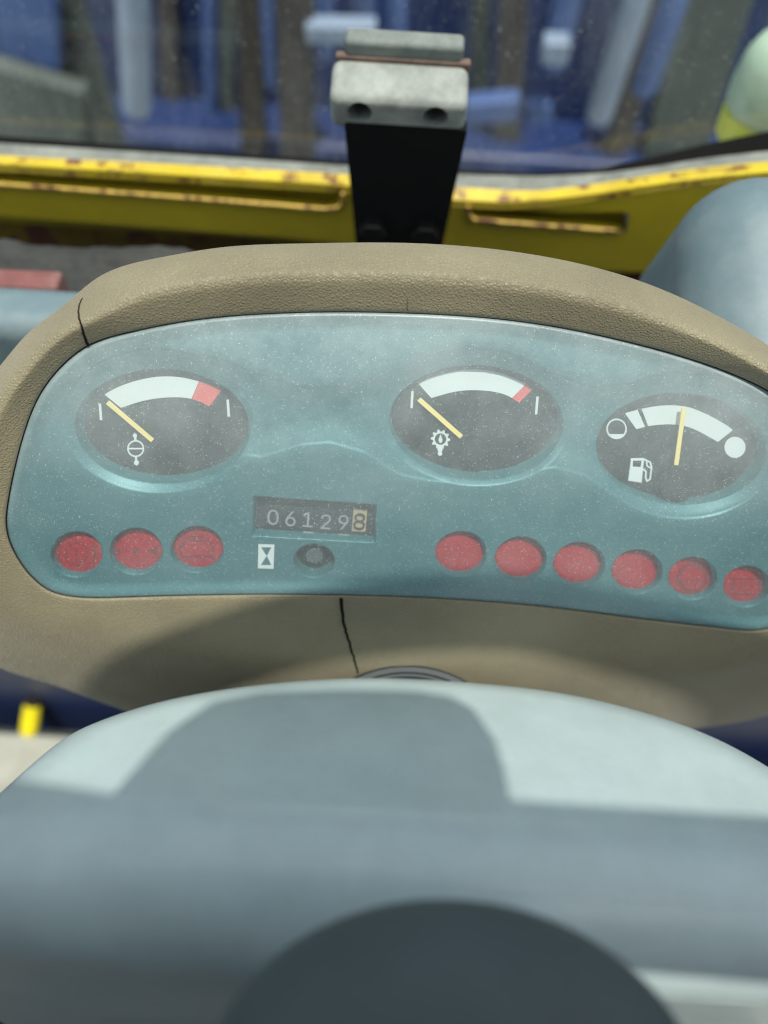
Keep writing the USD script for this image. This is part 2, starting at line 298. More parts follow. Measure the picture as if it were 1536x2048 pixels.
def hit(mesh, px, py):
    d = unit(raw_dir(px, py)); v = mesh.vertices[mesh.faces]; e1, e2 = v[:, 1]-v[:, 0], v[:, 2]-v[:, 0]
    h = np.cross(d, e2); a = np.einsum('ij,ij->i', e1, h); a = np.where(abs(a) < 1e-14, 1e-14, a)
    s = CAM - v[:, 0]; u_ = np.einsum('ij,ij->i', s, h)/a; q = np.cross(s, e1); v_ = (q @ d)/a; t = np.einsum('ij,ij->i', e2, q)/a
    ok = (u_ >= -1e-6) & (v_ >= -1e-6) & (u_+v_ <= 1+1e-6) & (t > 0)
    if not ok.any(): return None, None
    i = np.where(ok)[0][np.argmin(t[ok])]; nn = unit(np.cross(e1[i], e2[i]))
    return CAM + d*t[i], nn*(1 if nn @ d < 0 else -1)
def crack(pts, width, name='crack', mat_=MT['black_matt'], jit=1.3):
    pts = np.array(pts, float); s = np.linspace(0, len(pts)-1, 34)
    q = np.stack([np.interp(s, np.arange(len(pts)), pts[:, k]) for k in (0, 1)], 1)
    q[1:-1] += rng.normal(0, jit, (len(q)-2, 2))*.6
    P = [hit(shell_mesh, *x) for x in q]; P = [p + n_*.00005 for p, n_ in P if p is not None]
    rr = width*(1 - .55*np.linspace(0, 1, len(P)))
    obj(name, tube(P, rr, 6), mat_, shell, smooth=True)
crack([(682, 1196), (684, 1220), (687, 1240), (693, 1265), (700, 1290), (707, 1315), (712, 1332), (716, 1347)], .00075)
crack([(177, 692), (170, 677), (164, 655), (160, 640), (157, 622), (160, 606), (166, 597)], .0005)
crack([(815, 620), (814, 608), (815, 596)], .00009, jit=.4)

# the moulded face under the cover: a height field with the gauge channel, cones and bores
lens_poly = Polygon(uvs(out_px, 0))
GA = [dict(outer=((313, 842), (190, 143)), dial=((326, 850), (172, 112))),
      dict(outer=((953, 835), (196, 136)), dial=((952, 842), (172, 112))),
      dict(outer=((1368, 892), (188, 146)), dial=((1359, 896), (167, 110)))]
def ell(c, r, w, rot=2.5, n=96):
    a = np.linspace(0, 2*np.pi, n, endpoint=False); ro = math.radians(rot)
    x, y = r[0]*np.cos(a), r[1]*np.sin(a)
    return Polygon(uvs(np.stack([c[0] + x*math.cos(ro) - y*math.sin(ro), c[1] + x*math.sin(ro) + y*math.cos(ro)], 1), w))
W0 = -.0035                                                         # the face's level under the cover
outer = [ell(*g['outer'], W0) for g in GA]; window = [ell(*g['dial'], W0 - .005) for g in GA]
chan = Polygon(uvs([(480, 905), (520, 915), (600, 890), (660, 885), (730, 905), (800, 950), (860, 962), (980, 972), (1050, 945), (1110, 935), (1170, 950), (1230, 990), (1300, 1020),
                    (1400, 860), (1250, 768), (1180, 775), (1100, 745), (1020, 705), (930, 692), (850, 715), (770, 752), (690, 775), (600, 775), (520, 750), (430, 715), (330, 705), (300, 850)], W0)).buffer(.004).buffer(-.004)
chan = union_all(outer + [chan]).buffer(.006).buffer(-.012).buffer(.006)
LAMPS = [(153, 1110), (272, 1104), (394, 1100), (921, 1109), (1041, 1120), (1158, 1131), (1274, 1145), (1385, 1158), (1493, 1174)]
lamp_c = [uv(x, y, W0) for x, y in LAMPS]
lamp_r = [np.linalg.norm(uv(x+r_, y, W0) - uv(x-r_, y, W0))/2 for (x, y), r_ in zip(LAMPS, [51, 52, 52, 51, 51, 51, 50, 48, 46])]
lamp_ab = [(uv(x + r_, y, W0) - uv(x, y, W0), uv(x, y - r_*.90, W0) - uv(x, y, W0)) for (x, y), r_ in zip(LAMPS, [51, 52, 52, 51, 51, 51, 50, 48, 46])]
counter = Polygon(uvs([(507, 993), (753, 1010), (750, 1085), (505, 1071)], W0))
btn_c = uv(628, 1122, W0); btn_r = np.linalg.norm(uv(668, 1122, W0) - uv(588, 1122, W0))/2
STEP = .00045
x0, y0, x1, y1 = lens_poly.buffer(.004).bounds
gu, gv = np.arange(x0, x1, STEP), np.arange(y0, y1, STEP); GU, GV = np.meshgrid(gu, gv)
def sdf(poly):
    ins = contains_xy(poly, GU.ravel(), GV.ravel()).reshape(GU.shape)
    d = distance(poly.exterior, spoints(GU.ravel(), GV.ravel())).reshape(GU.shape)
    return np.where(ins, -d, d)
sd_lens = sdf(lens_poly)
hgt = np.full(GU.shape, W0)
hgt += .0028*sstep(sd_lens, -.007, .0)                              # the rim rises to the cover
sdc = sdf(chan); hgt -= .0028*sstep(-sdc, -.004, .0100); hgt -= .00022*sstep(-sdc, -.0004, .0004)
drop = np.zeros(GU.shape, bool)
for o, wd in zip(outer, window):
    so, sw = sdf(o), sdf(wd)
    t = np.clip(-so/np.maximum(-so + np.maximum(sw, 0), 1e-6), 0, 1)
    cone = np.where(so < 0, np.where(sw > 0, t, 1), 0)
    hgt -= .0013*sstep(cone, 0, 1.2) + .00022*sstep(-so, -.0003, .0003)
    hgt = np.where(sw < 0, np.minimum(hgt, hgt - .006*sstep(-sw, 0, .0007)), hgt)
    drop |= sw < -.0012
for c, r_, ab in list(zip(lamp_c, lamp_r, lamp_ab)) + [(btn_c, btn_r, None)]:
    if ab is None: rad = np.hypot(GU - c[0], GV - c[1])
    else:
        mi = np.linalg.inv(np.stack(ab, 1)); rad = np.hypot(mi[0, 0]*(GU - c[0]) + mi[0, 1]*(GV - c[1]), mi[1, 0]*(GU - c[0]) + mi[1, 1]*(GV - c[1]))*r_
    deep = .0085 if c is btn_c else .0046
    hgt -= .0004*sstep(r_ + .0004 - rad, 0, .0008) + (deep - .0004)*sstep(r_ - rad, .0000, .0006)
    drop |= rad < r_ - .0012
sc_ = sdf(counter); hgt -= .0004*sstep(-sc_, -.0004, .0003) + .0070*sstep(-sc_, .0001, .0008); drop |= sc_ < -.0015
gm = grid_mesh(p3(GU, GV, hgt))
keep = (~drop) & (sd_lens < .0025)
kf = keep.ravel()[gm.faces].all(axis=1); gm.update_faces(kf); gm.remove_unreferenced_vertices()
if np.mean(gm.face_normals @ n_p) < 0: gm.invert()
panel = obj('panel', gm, MT['panel'], B, smooth=True)

def mark(name, pts, w, th, mat_, parent, label=None):
    poly = pts if hasattr(pts, 'geom_type') else Polygon(uvs(pts, w))
    return obj(name, pz(poly.buffer(0), w, w + th), mat_, parent, smooth=False, label=label)
def line(pts, width_px, w):
    q = uvs(pts, w); s = width_px*.000195
    return LineString(q).buffer(s/2, cap_style='flat')
def spl(pts, n=28):
    p = np.array(pts, float); t = np.arange(len(p)); return [tuple(x) for x in CubicSpline(t, p)(np.linspace(0, len(p)-1, n))]
mark('hourglass_symbol', Polygon(uvs([(517, 1088), (549, 1089), (547, 1137), (516, 1136)], W0)).difference(Polygon(uvs([(522, 1094), (543, 1094), (534.5, 1110.5), (532.5, 1110.5)], W0))).difference(Polygon(uvs([(532.5, 1112), (534.5, 1112), (543, 1130), (521.5, 1130)], W0))), W0 + .00012, .0002, MT['white_print'], panel)

level(None)
WD = -.0132                                                         # level of the dials
def circ(c, r_px, w): return Polygon(uvs([(c[0] + r_px*math.cos(a), c[1] + r_px*math.sin(a)) for a in np.linspace(0, 2*np.pi, 40, endpoint=False)], w))
GV0 = [np.mean(np.array(w_.exterior.coords)[:, 1]) for w_ in window]
def gauge(i, arcs, red, needle, ticks, sym, hub, screws, label):
    g = obj('gauge', pz(window[i].buffer(.004), WD - .002, WD), MT['dial'], B, smooth=False, label=label)
    for a in arcs: mark('scale_arc', a, WD + .00004, .00015, MT['white_print'], g)
    if red: mark('red_zone', red, WD + .00006, .00015, MT['red_print'], g)
    for t in ticks: mark('tick', line(t, 5, WD), WD + .00004, .00015, MT['white_print'], g)
    mark('symbol', sym, WD + .00004, .00015, MT['white_print'], g)
    a, b = [np.array(uv(*p, WD + .003)) for p in needle]
    nd = Polygon([*(a + np.array([[-1, 0], [1, 0]]) @ np.array([[0, 0], [0, 0]])),]) if False else LineString([a, b]).buffer(.00088, cap_style='flat')
    m = pz(nd, WD + .0026, WD + .0032); obj('needle', m, MT['needle'], g, smooth=False)
    hb = circ(hub[0], hub[1], WD + .002); obj('needle_hub', cat_mesh(pz(hb, WD + .0001, WD + .0030), pz(hb.buffer(-.0012), WD + .0030, WD + .0044)), MT['black'], g, smooth=False)
    for s_ in screws: obj('screw', cat_mesh(pz(circ(s_, 10, WD), WD + .0001, WD + .0009), pz(circ(s_, 6, WD), WD + .0009, WD + .0015)), MT['black'], g, smooth=False)
    return g
def U(*s): return union_all(s)
def ringp(c, r_, t, w): return circ(c, r_, w).difference(circ(c, r_ - t, w))
level(GV0[0])
out1 = [(209.4, 789), (236.7, 774), (275, 760.7), (318.8, 753.3), (359.8, 754.4), (398, 762)]; in1 = [(383, 797.6), (354, 794.3), (319, 796), (286, 801.7), (258.6, 810), (242, 815.4)]
sym1 = U(ringp((271.5, 897), 17, 3, WD), line([(256, 897), (287, 897)], 3, WD), line([(270, 867), (271, 881)], 5, WD), line([(272, 913), (273, 930)], 4, WD), circ((273, 925), 5, WD), circ((270, 871), 4, WD))
gauge(0, [spl(out1) + spl(in1)], [(398.5, 762.5), (422, 769), (443, 780), (418.6, 812.6), (402, 804), (384, 798)], [(214.8, 804.4), (305, 881)], [[(199.8, 807), (202.5, 840)], [(455.5, 799), (457.7, 833)]],
      sym1, ((330, 908), 33), [(440, 888)], 'gauge with red end zone, left of the three')
level(GV0[1])
out2 = [(836.6, 767), (869.4, 752), (910.4, 741.6), (946, 738.4), (992.4, 743.8), (1028, 756), (1052.6, 767)]; in2 = [(1023.9, 796), (998, 785.5), (965, 780.7), (929.5, 780.7), (896.7, 786.2), (862.5, 796)]
gear = [((881 + (19.5 if k % 4 < 2 else 15)*math.cos(2*np.pi*k/40)), (878 + (19.5 if k % 4 < 2 else 15)*math.sin(2*np.pi*k/40))) for k in range(40)]
sym2 = U(Polygon(uvs(gear, WD)).difference(circ((881, 878), 11.5, WD)), Polygon(uvs([(881, 868), (885, 879), (884, 884), (881, 886), (878, 884), (877, 879)], WD)), line([(880, 893), (880, 908)], 4, WD), circ((880, 899), 5, WD), circ((880, 907), 4.5, WD))
gauge(1, [spl(out2) + spl(in2)], [(1053, 767.3), (1064, 779.4), (1037.8, 805.4), (1024.5, 796.3)], [(838, 798.5), (922.7, 873.7)], [[(825, 782), (823, 816)], [(1075, 793), (1072, 828.6)]],
      sym2, ((950, 905), 33), [(838, 886), (1044, 894)], 'gauge with narrow red end zone and gear symbol, middle of the three')
level(GV0[2])
out3 = [(1283, 817.7), (1313, 812.2), (1341.5, 810.5), (1372.5, 813.4), (1401, 823), (1436.9, 840.8), (1465.5, 859.9)]; in3 = [(1435.7, 883.7), (1408, 868), (1379.7, 855), (1351, 849), (1322.5, 849), (1296, 852)]
pump = U(Polygon(uvs([(1262, 916), (1288, 916), (1283, 965), (1256, 961)], WD)).difference(Polygon(uvs([(1266, 921), (1283, 921), (1281, 934), (1265, 933)], WD))),
         line([(1287, 918), (1300, 924), (1303, 934), (1300, 958), (1294, 962), (1291, 955), (1292, 943), (1286, 938)], 3.5, WD), line([(1293, 920), (1294, 932), (1302, 936)], 3, WD))
g3 = gauge(2, [spl(out3) + spl(in3), [(1249.8, 826.5), (1274.8, 819.3), (1290, 853.4), (1272.5, 858.2)]], None, [(1367.8, 815.8), (1352.3, 930)], [], pump, ((1348, 970), 36), [(1440, 948)], 'fuel gauge with pump symbol, right of the three')
mark('symbol', U(ringp((1233, 857.5), 20.5, 3, WD), circ((1233, 857.5), 20.5, WD).intersection(Polygon(uvs([(1200, 868), (1266, 868), (1266, 890), (1200, 890)], WD)))), WD + .00004, .00015, MT['white_print'], g3)
mark('symbol', circ((1469.7, 894.4), 21, WD), WD + .00004, .00015, MT['white_print'], g3)

level(None)
# nine red warning lamps at the bottom of their bores
WL = W0 - .0034
ICON = {0: lambda c: U(circ(c, 24, WL).difference(circ(c, 20, WL)), line([(c[0]-33, c[1]-18), (c[0]-37, c[1]), (c[0]-33, c[1]+18)], 6, WL), line([(c[0]+33, c[1]-18), (c[0]+37, c[1]), (c[0]+33, c[1]+18)], 6, WL), line([(c[0], c[1]-12), (c[0], c[1]+6)], 6, WL), circ((c[0], c[1]+13), 3, WL)),
        1: lambda c: U(circ(c, 7, WL), Polygon(uvs([(c[0]-44, c[1]-10), (c[0]-22, c[1]), (c[0]-44, c[1]+10)], WL)), Polygon(uvs([(c[0]+44, c[1]-10), (c[0]+22, c[1]), (c[0]+44, c[1]+10)], WL))),
        2: lambda c: U(line([(c[0]-30, c[1]+16), (c[0]+32, c[1]+16), (c[0]+32, c[1]-8), (c[0]+22, c[1]-16), (c[0]-22, c[1]-16), (c[0]-34, c[1]-6), (c[0]-30, c[1]+16)], 6, WL), line([(c[0]-14, c[1]-24), (c[0]+14, c[1]-24)], 6, WL)),
        7: lambda c: U(circ(c, 30, WL).difference(circ(c, 23, WL)), line([(c[0]-14, c[1]+6), (c[0]+14, c[1]+6)], 6, WL), line([(c[0], c[1]-34), (c[0], c[1]-26)], 12, WL)),
        8: lambda c: U(line([(c[0]-26, c[1]-14), (c[0]+26, c[1]-14), (c[0]+26, c[1]+16), (c[0]-26, c[1]+16), (c[0]-26, c[1]-14)], 5, WL), line([(c[0]-14, c[1]), (c[0]+14, c[1])], 6, WL))}
for i, (c, r_) in enumerate(zip(lamp_c, lamp_r)):
    x, y = LAMPS[i]; level(None); c = uv(x, y - 2, WL); a = np.linspace(0, 2*np.pi, 48, endpoint=False); prof = []
    for f, dz in ((1.02, -.0025), (1.02, -.0006), (.96, -.0001), (.8, .0001), (.4, .00028), (.02, .0003)):
        la, lb = lamp_ab[i]; prof.append(p3(c[0] + f*(la[0]*np.cos(a) + lb[0]*np.sin(a)), c[1] + f*(la[1]*np.cos(a) + lb[1]*np.sin(a)), np.full(48, WL + dz - .0003)))
    m = grid_mesh(np.stack(prof), wrap=True)
    if np.mean(m.face_normals @ n_p) < 0: m.invert()
    lp = obj('warning_lamp', m, MT['red_lens'], B, smooth=40)
    if i in ICON:
        mark('symbol', ICON[i]((x, y - 3)), WL + .00012, .00012, MT['red_dark'], lp)

# hour counter with its six drums, and the reset button
WC = W0 - .0062; level(np.mean(np.array(counter.exterior.coords)[:, 1]))
ct = obj('hour_counter', pz(counter.buffer(.002), WC - .003, WC), MT['counter'], B, smooth=False)
cu = [uv(x, y, WC) for x, y in [(547, 1031), (582, 1034), (616, 1036), (652, 1040), (687, 1041), (719, 1039)]]
dirx = unit(cu[4] - cu[0]); ang = math.atan2(dirx[1], dirx[0])
def digit(ch, c, hgt_, mat_, w, dy=0):
    t = meshkit.text_mesh(ch, hgt_, .00012); lo, hi = t.bounds; t.apply_translation([-(lo[0]+hi[0])/2, -(lo[1]+hi[1])/2 + dy, 0])
    t.apply_transform(trimesh.transformations.rotation_matrix(ang, [0, 0, 1])); t.apply_translation([c[0], c[1], w]); t.apply_transform(P4)
    obj('digit', t, mat_, ct, smooth=False)
pw = .0062
for k, (ch, c) in enumerate(zip('061298', cu)):
    bx_ = affinity.translate(affinity.rotate(sbox(-pw*.46, -.0052, pw*.46, .0052), math.degrees(ang), origin=(0, 0)), *c)
    obj('drum', pz(bx_.buffer(-.0004).buffer(.0004), WC + .0001, WC + .0008), MT['digit_orange'] if k == 5 else MT['counter'], ct, smooth=False)
    digit(ch, c, .0066 if k < 5 else .0072, MT['digit'] if k < 5 else MT['counter'], WC + .00085)
for k in (2, 4):
    c = cu[k] + np.array([0, -.0062]); bx_ = affinity.translate(affinity.rotate(sbox(-.0022, -.0004, .0022, .0004), math.degrees(ang), origin=(0, 0)), *c)
    obj('digit_line', pz(bx_, WC + .00085, WC + .00097), MT['digit'], ct, smooth=False)
level(btn_c[1])
bt = pz(Point(btn_c).buffer(btn_r*1.05), W0 - .0105, W0 - .0085)
rb = obj('reset_button', bt, MT['black'], B, smooth=False)
st = pz(Point(btn_c + np.array([0, .0008])).buffer(btn_r*.42), W0 - .0085, W0 - .0035)
obj('stem', st, MT['dark_plastic'], rb, smooth=30)

level(None)
# the clear cover
fr = np.r_[np.linspace(.0, .9, 24), np.linspace(.92, 1, 8)]
lo = np.array(lens_poly.buffer(-.00035).exterior.coords)[:-1]; lc = np.array(uv(790, 930, 0))
lens_r = [p3(*(lc + (lo - lc)*f).T, np.full(len(lo), .0004 - .0008*(f > .995))) for f in np.maximum(fr, .001)]
lm = grid_mesh(np.stack(lens_r), wrap=True)
if np.mean(lm.face_normals @ n_p) < 0: lm.invert()
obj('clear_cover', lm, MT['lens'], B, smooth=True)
gk = p3(*np.array(lens_poly.buffer(-.0001).exterior.coords)[:-1].T, np.full(len(lens_poly.buffer(-.0001).exterior.coords)-1, -.0006))
obj('gasket', tube(gk, .0005, 6, closed=True), MT['gasket'], B, smooth=True)

# ------------------------------------------------------------------ steering column shroud in the foreground
A0 = on_y(770, 1360, -.060)
SL = math.radians(40); e_t = np.array([0, -math.cos(SL), math.sin(SL)]); n_c = np.array([0, math.sin(SL), math.cos(SL)])
FAR = [(-60, 1570), (0, 1518), (80, 1452), (170, 1402), (300, 1362), (450, 1335), (600, 1320), (770, 1315), (900, 1321), (1000, 1329), (1150, 1348), (1300, 1382), (1400, 1413), (1536, 1475), (1640, 1540)]
fp = np.array([on_plane(x, y, A0, n_c) - A0 for x, y in FAR]); fx, ft = fp[:, 0], fp @ e_t
xs = np.linspace(fx[0], fx[-1], 220); ts = CubicSpline(fx, ft)(xs)
sideR = [(xs[-1] + .05*(1 - math.exp(-(k+.6)/2)), ts[-1] + .02 + .03*k) for k in range(9)]; sideL = [(xs[0] - .05*(1 - math.exp(-(k+.6)/2)), ts[0] + .02 + .03*k) for k in range(9)]
outl = Polygon(list(zip(xs, ts)) + sideR + sideL[::-1])
ob = np.array([outl.exterior.interpolate(s, normalized=True).coords[0] for s in np.linspace(0, 1, 520, endpoint=False)])
cc = np.array([0, .12]); T0, RB, PH = .078, .034, math.radians(118)
def cowl_pt(x, t, h):
    ph = np.clip((t - T0)/RB, 0, PH); ov = np.maximum(t - T0 - RB*PH, 0)
    th = SL - ph                                                    # local slope after bending
    base_y = -np.minimum(t, T0)*math.cos(SL) - RB*(np.sin(SL) - np.sin(th)) - ov*np.cos(th)
    base_z = np.minimum(t, T0)*math.sin(SL) + RB*(np.cos(th) - np.cos(SL)) + ov*np.sin(th)
    ny, nz = np.sin(th), np.cos(th)
    return np.stack([A0[0] + x, A0[1] + base_y + h*ny, A0[2] + base_z + h*nz], -1)
rr_ = np.r_[np.linspace(.002, .86, 70), 1 - .14*(1 - np.sin(np.linspace(0, np.pi/2, 26)[1:]))]
cr = []
for f in rr_:
    q = cc + (ob - cc)*f; s_ = np.clip((f - .86)/.14, 0, 1); h = -.013*(1 - np.sqrt(np.maximum(1 - s_**2, 0))) - .004*(f**2)
    cr.append(cowl_pt(q[:, 0], q[:, 1], np.full(len(q), h)))
for d in (.02, .05, .09):
    lastr = cr[75 + 20 - 1] if False else cr[len(rr_) - 1]; cen_ = lastr.mean(0)
    cr.append(cen_ + (lastr - cen_)*np.array([1 - d*1.2, 1 - d*1.2, 1]) - np.array([0, 0, d]))
cowl_mesh = grid_mesh(np.stack(cr), wrap=True)
if np.mean(cowl_mesh.face_normals[:20000] @ n_c) < 0: cowl_mesh.invert()
S = thing('column_shroud', 'large rounded grey blue plastic steering column shroud in the foreground', 'shroud')
obj('cover', cowl_mesh, MT['cowl'], S, smooth=True)
# round boss between the shroud and the binnacle
ax = unit([0, -.35, .94]); ex = np.array([1.0, 0, 0]); ey = np.cross(ax, ex)
bc = hit(shell_mesh, 828, 1335)[0] - ey*.055
bo = []
for r_, z_ in ((.0560, -.05), (.0560, .001), (.0552, .0022), (.0530, .0026), (.0522, .0012), (.0510, .0012), (.0500, .0030), (.001, .0040)):
    a = np.linspace(0, 2*np.pi, 64, endpoint=False); bo.append(bc + np.outer(np.cos(a)*r_, ex) + np.outer(np.sin(a)*r_, ey) + ax*z_)
bm = grid_mesh(np.stack(bo), wrap=True)
if np.mean(bm.face_normals @ ax) < 0: bm.invert()
obj('boss', bm, MT['collar'], S, smooth=30)
# dark flattened ellipsoid at the near end of the shroud
hc, hn = hit(cowl_mesh, 900, 2040)
dk = trimesh.creation.icosphere(4, 1.0); dk.apply_scale([.052, .041, .028])
dk.apply_transform(frame4([1, 0, 0], np.cross(unit([0, -.55, .83]), [1, 0, 0]), unit([0, -.55, .83]), at_dist(905, 2215, .20)))
obj('dark_dome', dk, MT['dark_plastic'], S, smooth=True)

# ------------------------------------------------------------------ unseen steering wheel (above the lens; outline bent to cast the binnacle and shroud shadows)
WP = np.array([0, -.14, .34]); WN = unit([0, -.35, .94]); WE = np.cross(WN, [1, 0, 0])
def wpt(x, y, z=0): return WP + np.array([x, 0, 0]) + WE*y + WN*z
SW = thing('shadow_wheel', 'unseen black steering wheel above the shroud, its outline shaped to cast the shadows', 'steering wheel')
rim = np.array([(-.092, -.010), (-.046, .0095), (.0174, .0295), (.0922, .0402), (.139, .0385), (.181, .0335), (.223, .0275), (.285, .006), (.32, -.06), (.30, -.16), (.15, -.26), (0, -.27), (-.13, -.25), (-.2, -.16), (-.165, -.06)])
rim[:7, 1] += .0022
rc = CubicSpline(np.arange(len(rim) + 1), np.vstack([rim, rim[:1]]), bc_type='periodic')(np.linspace(0, len(rim), 160, endpoint=False))
obj('rim', tube(np.array([wpt(*p) for p in rc]), .0138, 14, closed=True), MT['black'], SW, smooth=True)
WM = frame4([1, 0, 0], WE, WN, WP)
hubp = Polygon([(-.062, -.10), (-.0528, -.056), (-.0475, -.0377), (-.0387, -.02), (-.0245, -.0057), (-.005, .0006), (.034, .0046), (.062, .0058), (.077, .0037), (.0847, -.0015), (.0899, -.0159), (.0892, -.0295), (.0877, -.0382), (.085, -.10)]).buffer(.006).buffer(-.006)
obj('hub_pad', prism(hubp, -.01, .012, WM), MT['black'], SW, smooth=30)
obj('shadow_spoke', prism(Polygon([(.07, -.0375), (.20, -.0378), (.305, -.054), (.31, -.102), (.2, -.088), (.07, -.084)]), -.006, .006, WM), MT['black'], SW, smooth=30)
obj('shadow_spoke', prism(Polygon([(-.04, -.044), (-.10, -.040), (-.165, -.06), (-.19, -.20), (-.10, -.24), (.03, -.24), (.03, -.08)]), -.006, .006, WM), MT['black'], SW, smooth=30)  # left plate widened well past a spoke to shade the shroud's lower left

obj('cab_rear_wall', rounded_box([1.7, .05, 2.5], .01, frame4([1, 0, 0], [0, 1, 0], [0, 0, 1], [0, -.95, -.05])), MT['seat'], None, smooth=30, kind='structure', label='dark trim on the unseen rear wall of the cab')  # out of view; added to hold back sky light from behind
for sx in (-1, 1):
    obj('cab_side_wall', rounded_box([.04, 1.25, 1.5], .01, frame4([1, 0, 0], [0, 1, 0], [0, 0, 1], [sx*.84, -.30, -.55])), MT['seat'], None, smooth=30, kind='structure', label='dark unseen lower side wall of the cab')  # out of view; added to cut low sky light from the sides
ST = thing('operator_seat', 'dark fabric operator seat behind the steering column, out of the picture', 'seat')  # added behind the lens to darken the shroud's near face
obj('backrest', rounded_box([.62, .16, .80], .06, frame4([1, 0, 0], [0, 1, 0], [0, 0, 1], [0, -.62, -.12])), MT['seat'], ST, smooth=True)
obj('seat_cushion', rounded_box([.60, .42, .14], .06, frame4([1, 0, 0], [0, 1, 0], [0, 0, 1], [0, -.42, -.42])), MT['seat'], ST, smooth=True)
# ------------------------------------------------------------------ windscreen, seal and yellow cab frame
YF, YB, YS, YG = .262, .272, .281, .290
def curve(pts, y, n=90):
    q = np.array([on_y(px, py, y) for px, py in pts]); xs_ = np.linspace(q[0, 0], q[-1, 0], n)
    return np.stack([xs_, np.full(n, y), PchipInterpolator(q[:, 0], q[:, 2])(xs_)], 1)
GLB = [(-150, 260), (0, 271), (350, 297), (690, 321), (905, 338), (1050, 345), (1150, 341), (1300, 314), (1400, 290), (1536, 262), (1700, 230)]
BLK = [(-150, 275), (0, 286), (350, 308), (690, 331), (905, 347), (1050, 352), (1200, 346), (1300, 334), (1400, 318), (1536, 302), (1700, 286)]
GRY = [(-150, 301), (0, 310), (350, 328), (695, 348), (900, 373), (1050, 381), (1150, 372), (1300, 350), (1400, 335), (1536, 322), (1700, 305)]
YEL = [(-150, 319), (0, 328), (350, 349), (695, 371), (900, 399), (1000, 404), (1100, 398), (1200, 386), (1300, 370), (1400, 357), (1536, 344), (1700, 330)]
def same_x(c, ref): return np.stack([ref[:, 0], c[:, 1], np.interp(ref[:, 0], c[:, 0], c[:, 2])], 1)
TL = math.radians(11); YN, YU = np.array([0, -math.cos(TL), -math.sin(TL)]), np.array([0, -math.sin(TL), math.cos(TL)])
Q0 = np.array([0, YF, on_y(768, 380, YF)[2]])                        # the face leans out over the dash, so that high sun does not reach it
def curve_t(pts, n=90):
    q = np.array([on_plane(px, py, Q0, YN) for px, py in pts]); xs_ = np.linspace(q[0, 0], q[-1, 0], n); z_ = PchipInterpolator(q[:, 0], q[:, 2])(xs_)
    return np.stack([xs_, YF - (z_ - Q0[2])*math.tan(TL), z_], 1)
cG, cB, cY, cF = curve(GLB, YG), curve(BLK, YS), curve(GRY, YB), curve_t(YEL)
cB, cY, cF = same_x(cB, cG), same_x(cY, cG), same_x(cF, cG); cF[:, 1] = YF - (cF[:, 2] - Q0[2])*math.tan(TL)
F_ = thing('cab_frame', 'yellow painted steel frame rail with two slots below the windscreen', 'frame')
obj('top_edge', strip(cF + [0, .0005, 0], cY - [0, .0002, 0], [0, 0, -.006]), MT['yellow_worn'], F_, smooth=20)
# face plate with two slots, drawn in the plane y = YF
def xz(px, py): p = on_plane(px, py, Q0, YN); return (p[0], (p - Q0) @ YU)
zb = min(xz(x, 560)[1] for x in (0, 768, 1536)); BOTF = [xz(-150, 420), xz(0, 432), xz(350, 458), xz(560, 474), xz(700, 490), xz(900, 530), xz(1700, 560)]
face = Polygon([(p[0], (p - Q0) @ YU - .0004) for p in cF] + BOTF[::-1])
slotL = Polygon([xz(-150, 336), xz(-150, 357), xz(0, 364), xz(350, 389), xz(560, 405), xz(650, 413), xz(678, 410), xz(684, 398), xz(686, 381), xz(560, 376), xz(350, 362), xz(0, 342)]).buffer(.0008).buffer(-.0008)
slotR = Polygon([xz(937, 408), xz(940, 424), xz(948, 434), xz(1000, 440), xz(1120, 449), xz(1246, 457), xz(1252, 424), xz(1120, 424), xz(1000, 414)]).buffer(.0008).buffer(-.0008)
XZ4 = frame4([1, 0, 0], YU, YN, Q0)
obj('face_plate', prism(face.difference(slotL).difference(slotR), -.0030, 0, XZ4), MT['yellow'], F_, smooth=20)
bk = Polygon([(p[0], (p - Q0) @ YU - .008) for p in cF] + [(cF[-1, 0], -.07), (cF[0, 0], -.07)])
obj('back_plate', prism(bk, -.014, -.012, XZ4), MT['yellow'], F_, smooth=20)
def lip(pts):                                                      # rolled lower edge of a slot
    q = np.array([[*xz(*p)] for p in pts]); P = Q0 + np.outer(q[:, 0], [1, 0, 0]) + np.outer(q[:, 1], YU) + YN*.0016
    return tube(P, .0014, 8)
obj('slot_edge', lip([(-150, 356), (0, 364), (175, 377), (350, 390), (560, 406), (650, 414), (675, 412), (684, 402), (686, 383)]), MT['rust_edge'], F_, smooth=True)
obj('slot_edge', lip([(936, 408), (938, 424), (947, 435), (1000, 440), (1120, 449), (1246, 458)]), MT['rust_edge'], F_, smooth=True)
obj('slot_end', lip([(1247, 457), (1251, 440), (1252, 424)]), MT['brown_steel'], F_, smooth=True)
# lower rail set back, dirt and recess shade in its paint, with a bright sill
lowz = xz(400, 455)[1]
obj('lower_rail', rounded_box([1.1, .02, .12], .004, frame4([1, 0, 0], [0, 1, 0], [0, 0, 1], [0, YF + .05, Q0[2] + zb])), MT['yellow_dirt_shade'], F_, smooth=30)
WS = thing('windscreen', 'dirty scratched glass windscreen with a black rubber seal along its lower edge', 'windscreen')
gx = cG[:, 0]; top = .55
gp = np.stack([cG - [0, 0, .01], np.stack([gx, np.full(len(gx), YG + .06), np.full(len(gx), top)], 1)])
obj('glass', grid_mesh(gp), MT['screen'], WS, smooth=False)
obj('rubber_seal', strip(cB + [0, .0003, 0], cG - [0, .0004, 0], [0, 0, -.008]), MT['rubber'], WS, smooth=20)
obj('seal_lip', strip(cY + [0, .0002, -.0003], cB - [0, .0002, 0], [0, 0, -.007]), MT['seal'], WS, smooth=20)

